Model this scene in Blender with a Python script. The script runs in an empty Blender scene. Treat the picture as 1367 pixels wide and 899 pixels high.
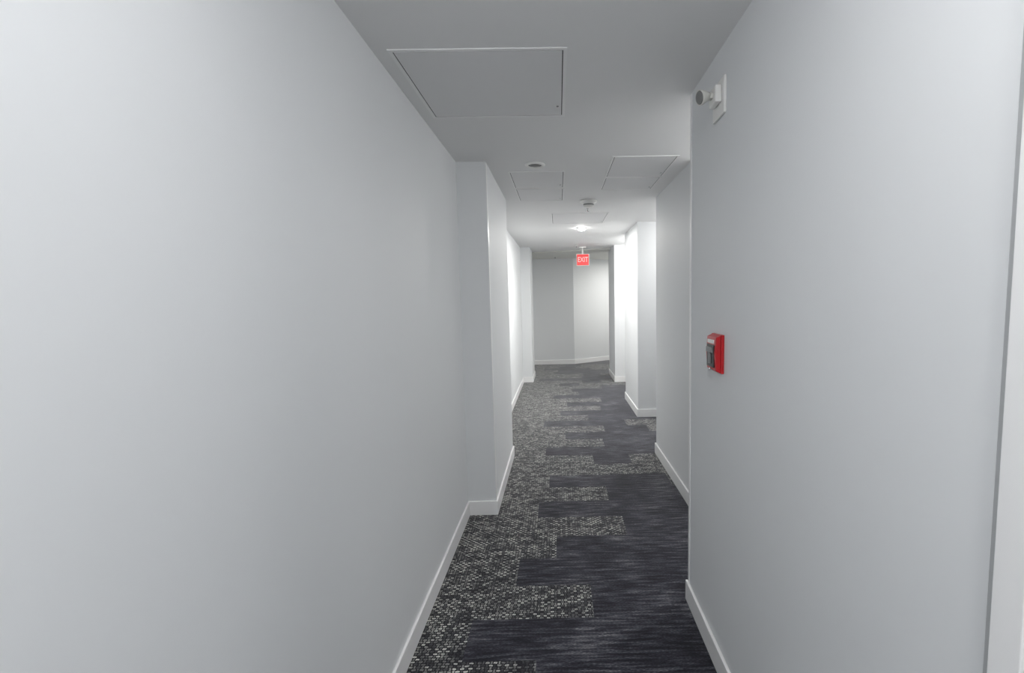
import bpy, bmesh, math, random
from mathutils import Matrix, Vector
random.seed(4)
C=2.405
sc=bpy.context.scene
try: sc.view_settings.view_transform='Standard'
except Exception: pass

# ---------------------------------------------------------------- materials
def mat(name,col,rough=.6,emit=None,es=0,bump=0,bscale=200,var=0,metal=0):
    m=bpy.data.materials.new(name);m.use_nodes=True
    nt=m.node_tree;b=nt.nodes['Principled BSDF']
    b.inputs['Base Color'].default_value=(*col,1);b.inputs['Roughness'].default_value=rough
    b.inputs['Metallic'].default_value=metal
    tc=nt.nodes.new('ShaderNodeTexCoord')
    if var:
        n=nt.nodes.new('ShaderNodeTexNoise');n.inputs['Scale'].default_value=1.5;n.inputs['Detail'].default_value=1
        nt.links.new(tc.outputs['Object'],n.inputs['Vector'])
        mx=nt.nodes.new('ShaderNodeMix');mx.data_type='RGBA'
        mx.inputs[6].default_value=(*[c*(1-var) for c in col],1);mx.inputs[7].default_value=(*[min(1,c*(1+var)) for c in col],1)
        nt.links.new(n.outputs['Fac'],mx.inputs[0]);nt.links.new(mx.outputs[2],b.inputs['Base Color'])
    if emit:
        b.inputs['Emission Color'].default_value=(*emit,1);b.inputs['Emission Strength'].default_value=es
    return m
M_wall=mat('wall_paint',(.745,.76,.772),.6,var=.012)
M_ceil=mat('ceiling_paint',(.83,.83,.83),.7)
M_ceil2=mat('ceiling_lobby_darker',(.72,.72,.69),.7)  # darker, faintly yellow tone beyond the ceiling step
M_trim=mat('white_trim',(.88,.88,.88),.35)
M_gap=mat('dark_gap',(.05,.05,.05),.8)
M_hatch=mat('hatch_paint',(.79,.79,.795),.6)
M_strip=mat('casing_groove_shadow',(.42,.43,.44),.5)  # groove shadow painted as a grey band along the casing
M_frame=mat('hatch_frame',(.88,.88,.88),.4)
M_white=mat('white_plastic',(.84,.84,.82),.35)
M_cream=mat('aged_plastic',(.70,.70,.66),.4)
M_grey=mat('grey_plastic',(.20,.20,.20),.4)
M_red=mat('red_enamel',(.50,.010,.016),.3)
M_black=mat('black_plastic',(.012,.012,.014),.35)
M_chrome=mat('chrome',(.6,.6,.6),.25,metal=1)
M_lamp=mat('lamp_lens_far',(1,1,1),.4,emit=(1,.98,.94),es=100)
M_filln=mat('fill_lens_near',(1,1,1),.4,emit=(.99,.993,1),es=92)  # glow of the added fill dome behind the camera
M_fillo=mat('fill_lens_low',(1,1,1),.4,emit=(.99,.993,1),es=58)  # glow of the added fill dome above the camera's view
M_filla=mat('fill_lens_alcove',(1,1,1),.4,emit=(1,.985,.95),es=100)  # glow of the added fill dome hidden behind the column
M_fillb=mat('fill_lens_dim',(1,1,1),.4,emit=(1,.985,.96),es=78)  # glow of the added fill domes in the nearer recesses
M_exit=mat('exit_sign_face',(.75,.06,.06),.4,emit=(1,.07,.07),es=.2)
M_exitt=mat('exit_sign_letters',(.9,.7,.7),.4,emit=(1,.7,.7),es=.2)

def N(nt,t,**k):
    n=nt.nodes.new(t)
    for a,v in k.items(): setattr(n,a,v)
    return n
def math_(nt,op,a,b=None):
    n=N(nt,'ShaderNodeMath',operation=op)
    for i,x in enumerate((a,b)):
        if x is None: continue
        if isinstance(x,(int,float)): n.inputs[i].default_value=x
        else: nt.links.new(x,n.inputs[i])
    return n.outputs[0]
def carpet(name,light):
    m=bpy.data.materials.new(name);m.use_nodes=True;nt=m.node_tree;b=nt.nodes['Principled BSDF']
    L=nt.links.new
    b.inputs['Roughness'].default_value=.85
    b.inputs['Specular IOR Level'].default_value=.3
    b.inputs['Sheen Weight'].default_value=.6;b.inputs['Sheen Roughness'].default_value=.3
    tc=N(nt,'ShaderNodeTexCoord')
    def noise(sx,sy,scale,detail=2):
        mp=N(nt,'ShaderNodeMapping');mp.inputs['Scale'].default_value=(sx,sy,1);L(tc.outputs['Object'],mp.inputs['Vector'])
        n=N(nt,'ShaderNodeTexNoise');n.inputs['Scale'].default_value=scale;n.inputs['Detail'].default_value=detail
        L(mp.outputs[0],n.inputs['Vector']);return n.outputs['Fac']
    def ramp(f,stops):
        r=N(nt,'ShaderNodeValToRGB');e=r.color_ramp.elements
        e[0].position,e[0].color=stops[0][0],(*stops[0][1],1);e[1].position,e[1].color=stops[-1][0],(*stops[-1][1],1)
        for p,c in stops[1:-1]:
            x=e.new(p);x.color=(*c,1)
        L(f,r.inputs[0]);return r.outputs[0]
    if light:
        sp=N(nt,'ShaderNodeSeparateXYZ');L(tc.outputs['Object'],sp.inputs[0])
        cx,cy=.0165,.0136
        wob=math_(nt,'MULTIPLY',math_(nt,'SUBTRACT',noise(1,1,70,1),.5),.5)
        ix=math_(nt,'ADD',math_(nt,'DIVIDE',sp.outputs[0],cx),wob);iy=math_(nt,'ADD',math_(nt,'DIVIDE',sp.outputs[1],cy),wob)
        flx=math_(nt,'FLOOR',ix);fly=math_(nt,'FLOOR',iy)
        cb=N(nt,'ShaderNodeCombineXYZ');L(flx,cb.inputs[0]);L(fly,cb.inputs[1])
        wn=N(nt,'ShaderNodeTexWhiteNoise',noise_dimensions='2D');L(cb.outputs[0],wn.inputs['Vector'])
        par=math_(nt,'FLOORED_MODULO',math_(nt,'ADD',flx,fly),2.0)
        ax=math_(nt,'ABSOLUTE',math_(nt,'SUBTRACT',math_(nt,'FRACT',ix),.5))
        ay=math_(nt,'ABSOLUTE',math_(nt,'SUBTRACT',math_(nt,'FRACT',iy),.5))
        hd=math_(nt,'LESS_THAN',ay,.27);vd=math_(nt,'MULTIPLY',math_(nt,'LESS_THAN',ax,.22),.72)
        g=math_(nt,'ADD',math_(nt,'MULTIPLY',hd,par),math_(nt,'MULTIPLY',vd,math_(nt,'SUBTRACT',1.0,par)))
        big=noise(1,2.5,8,3)
        v=math_(nt,'ADD',math_(nt,'MULTIPLY',wn.outputs['Value'],.6),math_(nt,'MULTIPLY',math_(nt,'SUBTRACT',big,.20),1.2))
        v=math_(nt,'MULTIPLY',v,g)
        v=math_(nt,'ADD',v,math_(nt,'MULTIPLY',math_(nt,'SUBTRACT',noise(1,1,220,1),.5),.45))
        col=ramp(v,[(.18,(.010,.010,.014)),(.47,(.058,.058,.066)),(.70,(.27,.27,.26)),(.95,(.66,.66,.61))])
        h=v
    else:
        a=noise(1,9,7,5);c=noise(1,3.5,80,3);d=noise(1,1.4,3,2)
        v=math_(nt,'ADD',math_(nt,'MULTIPLY',a,.6),math_(nt,'MULTIPLY',c,.4))
        v=math_(nt,'ADD',v,math_(nt,'MULTIPLY',math_(nt,'SUBTRACT',d,.5),.30))
        col=ramp(v,[(.38,(.006,.006,.010)),(.49,(.023,.023,.034)),(.58,(.073,.073,.089)),(.70,(.25,.25,.258))])
        h=v
    L(col,b.inputs['Base Color'])
    bp=N(nt,'ShaderNodeBump');bp.inputs['Strength'].default_value=.5;bp.inputs['Distance'].default_value=.003
    L(h,bp.inputs['Height']);L(bp.outputs[0],b.inputs['Normal'])
    return m
M_cl=carpet('carpet_woven_light',True);M_cd=carpet('carpet_streaked_dark',False)

# ---------------------------------------------------------------- helpers
def par(o,parent):
    if parent:
        o.parent=parent;o.matrix_parent_inverse=Matrix.Translation(-parent.location)
def obj(name,bm,mats,parent=None,bevel=0,smooth=False):
    me=bpy.data.meshes.new(name)
    bmesh.ops.recalc_face_normals(bm,faces=bm.faces)
    bm.to_mesh(me);bm.free()
    for m in (mats if isinstance(mats,(list,tuple)) else [mats]): me.materials.append(m)
    o=bpy.data.objects.new(name,me);sc.collection.objects.link(o)
    if smooth:
        for p in me.polygons: p.use_smooth=True
    if bevel:
        md=o.modifiers.new('bevel','BEVEL');md.width=bevel;md.segments=2;md.limit_method='ANGLE'
    par(o,parent)
    return o
def abox(bm,x0,x1,y0,y1,z0,z1,mi=0):
    r=bmesh.ops.create_cube(bm,size=1)
    for v in r['verts']:
        v.co=Vector((x0+(v.co.x+.5)*(x1-x0),y0+(v.co.y+.5)*(y1-y0),z0+(v.co.z+.5)*(z1-z0)))
    for f in {f for v in r['verts'] for f in v.link_faces}: f.material_index=mi
def box(name,x0,x1,y0,y1,z0,z1,m,parent=None,bevel=0):
    bm=bmesh.new();abox(bm,x0,x1,y0,y1,z0,z1);return obj(name,bm,m,parent,bevel)
def prism(name,pts,z0,z1,m,parent=None,bevel=0):
    bm=bmesh.new()
    lo=[bm.verts.new((x,y,z0)) for x,y in pts];hi=[bm.verts.new((x,y,z1)) for x,y in pts]
    bm.faces.new(lo[::-1]);bm.faces.new(hi)
    n=len(pts)
    for i in range(n): bm.faces.new((lo[i],lo[(i+1)%n],hi[(i+1)%n],hi[i]))
    return obj(name,bm,m,parent,bevel)
def lathe(name,prof,m,loc,axis='Z',seg=40,parent=None,mi=None):
    bm=bmesh.new();rings=[]
    for r,z in prof:
        rings.append([bm.verts.new((r*math.cos(2*math.pi*i/seg),r*math.sin(2*math.pi*i/seg),z)) for i in range(seg)])
    for k in range(len(rings)-1):
        for i in range(seg):
            f=bm.faces.new((rings[k][i],rings[k][(i+1)%seg],rings[k+1][(i+1)%seg],rings[k+1][i]))
            if mi: f.material_index=mi[k]
    f=bm.faces.new(rings[0]);f2=bm.faces.new(rings[-1])
    if mi: f.material_index=mi[0];f2.material_index=mi[-1]
    o=obj(name,bm,m,parent)
    for p in o.data.polygons: p.use_smooth=len(p.vertices)==4
    if axis=='X': o.rotation_euler=(0,math.pi/2,0)
    if axis=='Y': o.rotation_euler=(math.pi/2,0,0)
    o.location=loc
    return o
def empty(name,loc):
    e=bpy.data.objects.new(name,None);e.empty_display_size=.1;sc.collection.objects.link(e);e.location=loc;return e

# ---------------------------------------------------------------- shell
XL,XR=-.656,.616
box('wall_left',XL-.15,XL,-2.6,10.27,0,C+.1,M_wall)
box('wall_left_pilaster',XL,-.461,3.07,4.24,0,C,M_wall)
box('wall_left_pilaster.001',XL,-.485,8.08,8.75,0,C,M_wall)
box('wall_right',XR,1.9,.60,2.12,0,C,M_wall)
bm=bmesh.new();abox(bm,XR,.74,-2.6,-.36,0,C);abox(bm,XR,.74,-.36,.60,2.1,C);obj('wall_right_door_side',bm,M_wall)
box('wall_right_column',.914,1.9,3.13,4.24,0,C,M_wall)
box('wall_right_column.001',.973,1.9,5.57,6.617,0,C,M_wall)
box('wall_right_column.002',.985,2.6,7.95,8.85,0,C,M_wall)
box('wall_right_outer',1.9,2.05,2.12,7.95,0,C+.1,M_wall)
box('wall_back',XL-.15,.9,-2.75,-2.6,0,C+.1,M_wall)
prism('wall_far',[(-.81,10.27),(.347,10.27),(2.75,11.79),(2.75,12.0),(.3,10.42),(-.81,10.42)],0,C+.2,M_wall)
box('wall_far_side',2.6,2.75,8.85,11.8,0,C+.2,M_wall)
ya=lambda x: 8.96+(x+.5)*(8.32-8.96)/1.74
prism('ceiling',[(-.81,-2.75),(2.05,-2.75),(2.05,7.95),(1.2,7.95),(1.2,ya(1.2)),(-.81,ya(-.81))],C,C+.12,M_ceil)
prism('ceiling_lobby',[(-.81,ya(-.81)),(1.2,ya(1.2)),(1.2,8.0),(2.75,8.0),(2.75,12),(-.81,12)],C-.02,C+.12,M_ceil2)

# floor: carpet planks laid across the corridor
edges=[-.12,-.43,.14,-.25,-.04,.41,-.17,.35,-.1,.92,.30,-.15,.44,.05,.5,-.2,.35,.0,.55,.1,.6,-.1,.3,.2,.7,.0,.4]
bm=bmesh.new();R=.246;y0=1.77-R
def plank(x0,x1,ya_,yb,mi):
    v=[bm.verts.new(p) for p in ((x0,ya_,0),(x1,ya_,0),(x1,yb,0),(x0,yb,0))]
    f=bm.faces.new(v);f.material_index=mi
for k in range(-18,43):
    a=y0+R*k;b_=a+R
    e=edges[k] if 0<=k<len(edges) else random.uniform(-.4,.5)
    x0,x1=-.81,2.75
    L_=.98 if k<9 else random.choice((.34,.5,.98))
    plank(x0,e,a,b_,0)
    plank(e,min(e+L_,x1),a,b_,1)
    if e+L_<x1: plank(e+L_,x1,a,b_,0 if random.random()<.4 else 1)
bmesh.ops.recalc_face_normals(bm,faces=bm.faces)
fl=obj('floor',bm,[M_cl,M_cd])
if fl.data.polygons[0].normal.z<0: fl.data.flip_normals()

# baseboards
T=.013;BH=.10
def bb(name,runs):
    bm=bmesh.new()
    for x0,x1,y0_,y1_ in runs: abox(bm,x0,x1,y0_,y1_,0.0,BH)
    return obj(name,bm,M_trim,bevel=.003)
bb('baseboard_left',[(XL,XL+T,-2.6,3.07-T),(XL,-.461+T,3.07-T,3.07),(-.461,-.461+T,3.07,4.24+T),(XL,-.461,4.24,4.24+T),(XL,XL+T,4.24+T,8.08-T),(XL,-.485+T,8.08-T,8.08),(-.485,-.485+T,8.08,8.75+T),(XL,XL+T,8.75+T,10.27)])
bb('baseboard_right',[(XR-T,XR,.70,2.12+T),(XR,1.9,2.12,2.12+T),
 (.914-T,1.9,3.13-T,3.13),(.914-T,.914,3.13,4.24),(.914-T,1.9,4.24,4.24+T),
 (.973-T,1.9,5.57-T,5.57),(.973-T,.973,5.57,6.617),(.973-T,1.9,6.617,6.617+T),
 (.985-T,1.9,7.95-T,7.95),(.985-T,.985,7.95,8.85),(1.9-T,1.9,2.12+T,3.13-T),(1.9-T,1.9,4.24+T,5.57-T),(1.9-T,1.9,6.617+T,7.95-T)])
d=Vector((2.4-.347,(2.4-.347)*.6326)).normalized();nrm=Vector((d.y,-d.x))
k=Vector((.347,10.27));e2=k+d*2.4
prism('baseboard_far',[(XL,10.27-T),(k.x+.004,k.y-T),(e2.x+nrm.x*T,e2.y+nrm.y*T),(e2.x,e2.y),(k.x,k.y),(XL,10.27)],0,BH,M_trim,bevel=.003)
# corner guards
def guard(name,x,y,sx):
    bm=bmesh.new()
    abox(bm,x-.003,x+.022,y-.003,y,BH,C-.005);abox(bm,x-.003,x,y,y+.022,BH,C-.005)
    return obj(name,bm,M_trim,bevel=.001)
guard('trim_corner_guard',.914,3.13,1)
box('trim_corner_guard.001',XR-.003,XR,2.10,2.12,BH,C-.005,M_trim)
box('trim_corner_guard.002',-.461,-.458,3.07,3.10,BH,C-.005,M_trim)
# door on right with casing
bm=bmesh.new()
abox(bm,XR-.014,XR,.555,.600,0,2.16);abox(bm,XR-.006,XR,.600,.614,0,2.16,1)
abox(bm,XR-.014,XR,-.42,-.36,0,2.16);abox(bm,XR-.014,XR,-.36,.555,2.10,2.16)
abox(bm,XR,.70,.585,.600,0,2.1);abox(bm,XR,.70,-.36,-.345,0,2.1);abox(bm,XR,.70,-.345,.585,2.085,2.1)
obj('trim_door_casing',bm,[M_trim,M_strip],bevel=.002)
door=empty('door_1',(.685,.1,0))
box('leaf',.665,.705,-.342,.582,.0,2.082,M_trim,door,.002)
lathe('rose',[(.026,0),(.026,.008),(.012,.012),(.012,.05)],M_chrome,(.665,.52,1.0),'X',parent=door).rotation_euler=(0,-math.pi/2,0)
box('lever',.61,.625,.40,.53,.99,1.01,M_chrome,door,.004)

# ---------------------------------------------------------------- ceiling hatches
def hatch(x0,x1,y0_,y1_,fw=.014):
    e=empty('ceiling_access_hatch',((x0+x1)/2,(y0_+y1_)/2,C))
    g=.004
    bm=bmesh.new()
    for a in ((x0,x1,y0_,y0_+fw),(x0,x1,y1_-fw,y1_),(x0,x0+fw,y0_+fw,y1_-fw),(x1-fw,x1,y0_+fw,y1_-fw)):
        abox(bm,*a,C-.004,C)
    obj('frame',bm,M_frame,e)
    box('shadow_gap',x0+fw,x1-fw,y0_+fw,y1_-fw,C-.0012,C,M_gap,e)
    box('panel',x0+fw+g,x1-fw-g,y0_+fw+g,y1_-fw-g,C-.003,C-.0013,M_hatch,e)
    lathe('latch',[(.006,0),(.006,-.003)],M_chrome,(x1-fw-.022,y0_+.8*(y1_-y0_),C-.003),parent=e,seg=16)
    return e
hatch(-.60,.05,1.72,2.34)
hatch(-.34,.065,3.32,3.80,.01)
hatch(-.34,.065,3.83,4.29,.01)
hatch(.37,.80,3.00,3.50,.01)
hatch(.37,.80,3.52,3.90,.01)
hatch(-.06,.56,4.93,5.60,.01)

lathe('ceiling_speaker',[(.068,0),(.068,-.004),(.058,-.010),(.050,-.010),(.046,-.003),(.03,-.003),(.028,-.009),(.010,-.010)],[M_white,M_grey],(-.14,3.16,C),mi=[0,0,0,0,1,1,1])
def dome(x,y,r,m,drop):
    e=empty('ceiling_and_fill_light',(x,y,C))  # shared by the visible fixture and the added fill domes
    lathe('base',[(r+.012,0),(r+.012,-.008),(r,-.012)],M_white,(x,y,C),parent=e)
    n=3
    lathe('lens',[(r*math.cos(i*math.pi/2/n)*.98+.001,-.012-drop*math.sin(i*math.pi/2/n)) for i in range(n+1)],m,(x,y,C),parent=e,seg=12)
dome(.32,6.0,.05,M_lamp,.022)
dome(0,-1.3,.16,M_filln,.08)  # added fill dome behind the camera, brightens near walls and ceiling
dome(.03,.35,.12,M_fillo,.05)  # added fill dome overhead, out of view, lifts the near end
dome(1.35,2.62,.12,M_fillb,.06)  # added unseen dome in the near recess, fills the corridor middle
dome(1.6,4.9,.12,M_fillb,.06)  # added unseen dome in the middle recess, weak fill
dome(1.35,7.2,.14,M_filla,.08)  # added dome hidden behind the column, brightens left wall and ceiling
# smoke detector
e=empty('smoke_detector',(.30,4.33,C))
lathe('base',[(.080,0),(.080,-.010),(.074,-.018),(.055,-.020),(.052,-.034)],M_white,(.30,4.33,C),parent=e)
lathe('vent_ring',[(.050,-.034),(.050,-.044)],M_grey,(.30,4.33,C),parent=e)
lathe('cap',[(.052,-.044),(.048,-.054),(.030,-.062),(.012,-.064)],M_white,(.30,4.33,C),parent=e)
def sprinkler(x,y,z=C):
    e=empty('fire_sprinkler',(x,y,z))
    lathe('escutcheon',[(.035,0),(.035,-.003),(.022,-.008),(.012,-.010)],M_white,(x,y,z),parent=e)
    lathe('stem',[(.009,-.008),(.009,-.025),(.005,-.028),(.005,-.042)],M_chrome,(x,y,z),parent=e,seg=16)
    lathe('deflector',[(.006,-.041),(.018,-.042),(.018,-.044),(.006,-.045)],M_chrome,(x,y,z),parent=e,seg=20)
sprinkler(.31,4.62);sprinkler(.33,7.9);sprinkler(-.05,9.7,C-.02)

# ---------------------------------------------------------------- exit sign
xs,ys,zs=.45,8.15,2.175
e=empty('exit_sign',(xs,ys,C))
box('housing',xs-.115,xs+.115,ys,ys+.045,zs-.105,zs+.105,M_white,e,.006)
box('face',xs-.106,xs+.106,ys-.004,ys,zs-.096,zs+.096,M_exit,e)
box('canopy',xs-.06,xs+.06,ys-.005,ys+.05,C-.02,C,M_white,e,.004)
box('stem',xs-.012,xs+.012,ys+.012,ys+.034,zs+.105,C-.02,M_white,e)
cu=bpy.data.curves.new('letters','FONT');cu.body='EXIT';cu.size=.105;cu.align_x='CENTER';cu.align_y='CENTER';cu.extrude=.001
t=bpy.data.objects.new('letters',cu);sc.collection.objects.link(t);t.rotation_euler=(math.pi/2,0,0);t.location=(xs,ys-.006,zs);t.scale=(.85,1.2,1);cu.materials.append(M_exitt);par(t,e)

# ---------------------------------------------------------------- pull station (right wall)
y0_,y1_,z0,z1=1.675,1.785,1.205,1.352
e=empty('fire_alarm_pull_station',(XR,1.73,1.28))
box('back_box',XR-.012,XR,y0_,y1_,z0,z1,M_red,e,.002)
bm=bmesh.new()
pr=[(XR-.012,z0+.002),(XR-.030,z0+.012),(XR-.034,(z0+z1)/2),(XR-.030,z1-.010),(XR-.012,z1-.002)]
a=[bm.verts.new((x,y0_+.004,z)) for x,z in pr];b=[bm.verts.new((x,y1_-.004,z)) for x,z in pr]
bm.faces.new(a);bm.faces.new(b[::-1])
for i in range(len(pr)): bm.faces.new((a[i],a[(i+1)%5],b[(i+1)%5],b[i]))
obj('cover',bm,M_red,e,.002)
xf=XR-.034
box('handle_recess',xf-.0012,xf+.01,y0_+.016,y1_-.016,z0+.022,z0+.108,M_black,e,.001)
bm=bmesh.new()
abox(bm,xf-.007,xf,y0_+.022,y1_-.022,z0+.078,z0+.098)
abox(bm,xf-.007,xf,y0_+.046,y1_-.046,z0+.034,z0+.078)
obj('pull_handle',bm,M_grey,e,.002)
box('label_bar',xf-.0008,xf+.004,y0_+.022,y1_-.022,z1-.034,z1-.020,M_white,e)
lathe('key_lock',[(.005,0),(.005,.004)],M_chrome,(xf-.003,(y0_+y1_)/2,z0+.014),'X',16,e)

# ---------------------------------------------------------------- emergency light high on right wall
e=empty('emergency_light',(XR,1.74,2.22))
box('back_plate',XR-.010,XR,1.68,1.80,2.155,2.285,M_white,e,.003)
box('body',XR-.034,XR-.010,1.70,1.775,2.20,2.262,M_white,e,.006)
box('arm',XR-.060,XR-.030,1.725,1.75,2.222,2.242,M_cream,e,.003)
lathe('lamp_head',[(.012,-.012),(.018,0),(.026,.022),(.026,.030)],M_cream,(XR-.055,1.735,2.232),parent=e,seg=28).rotation_euler=(0,math.radians(-104),math.radians(14))
lathe('lamp_lens',[(.023,.030),(.020,.033),(.008,.035)],M_grey,(XR-.055,1.735,2.232),parent=e,seg=28).rotation_euler=(0,math.radians(-104),math.radians(14))

# ---------------------------------------------------------------- lights
def area(name,loc,size,power,col=(1,.98,.95)):
    l=bpy.data.lights.new(name,'AREA');l.shape='DISK';l.size=size
    l.energy=power;l.color=col
    o=bpy.data.objects.new(name,l);sc.collection.objects.link(o);o.location=loc;return o
area('lamp_downlight',(.32,6.0,C-.038),.08,36,(1,.985,.95))
area('fill_lobby',(1.9,9.9,C-.06),.5,30,(1,.98,.93))  # added unseen fill for the lobby and far wall, no fixture
w=bpy.data.worlds.new('world');sc.world=w;w.use_nodes=True
w.node_tree.nodes['Background'].inputs[0].default_value=(.8,.85,.9,1);w.node_tree.nodes['Background'].inputs[1].default_value=.3

# ---------------------------------------------------------------- camera
cam=bpy.data.cameras.new('camera');co=bpy.data.objects.new('camera',cam);sc.collection.objects.link(co)
cam.sensor_width=36;cam.lens=605.5/1367*36;cam.shift_x=-(752-683.5)/1367
cam.clip_start=.02
Mx=Matrix.Rotation(-.0096,4,'Z')@Matrix.Rotation(math.pi/2-.0842,4,'X')@Matrix.Rotation(-.0185,4,'Z')
co.matrix_world=Matrix.Translation((0,0,1.5))@Mx
sc.camera=co
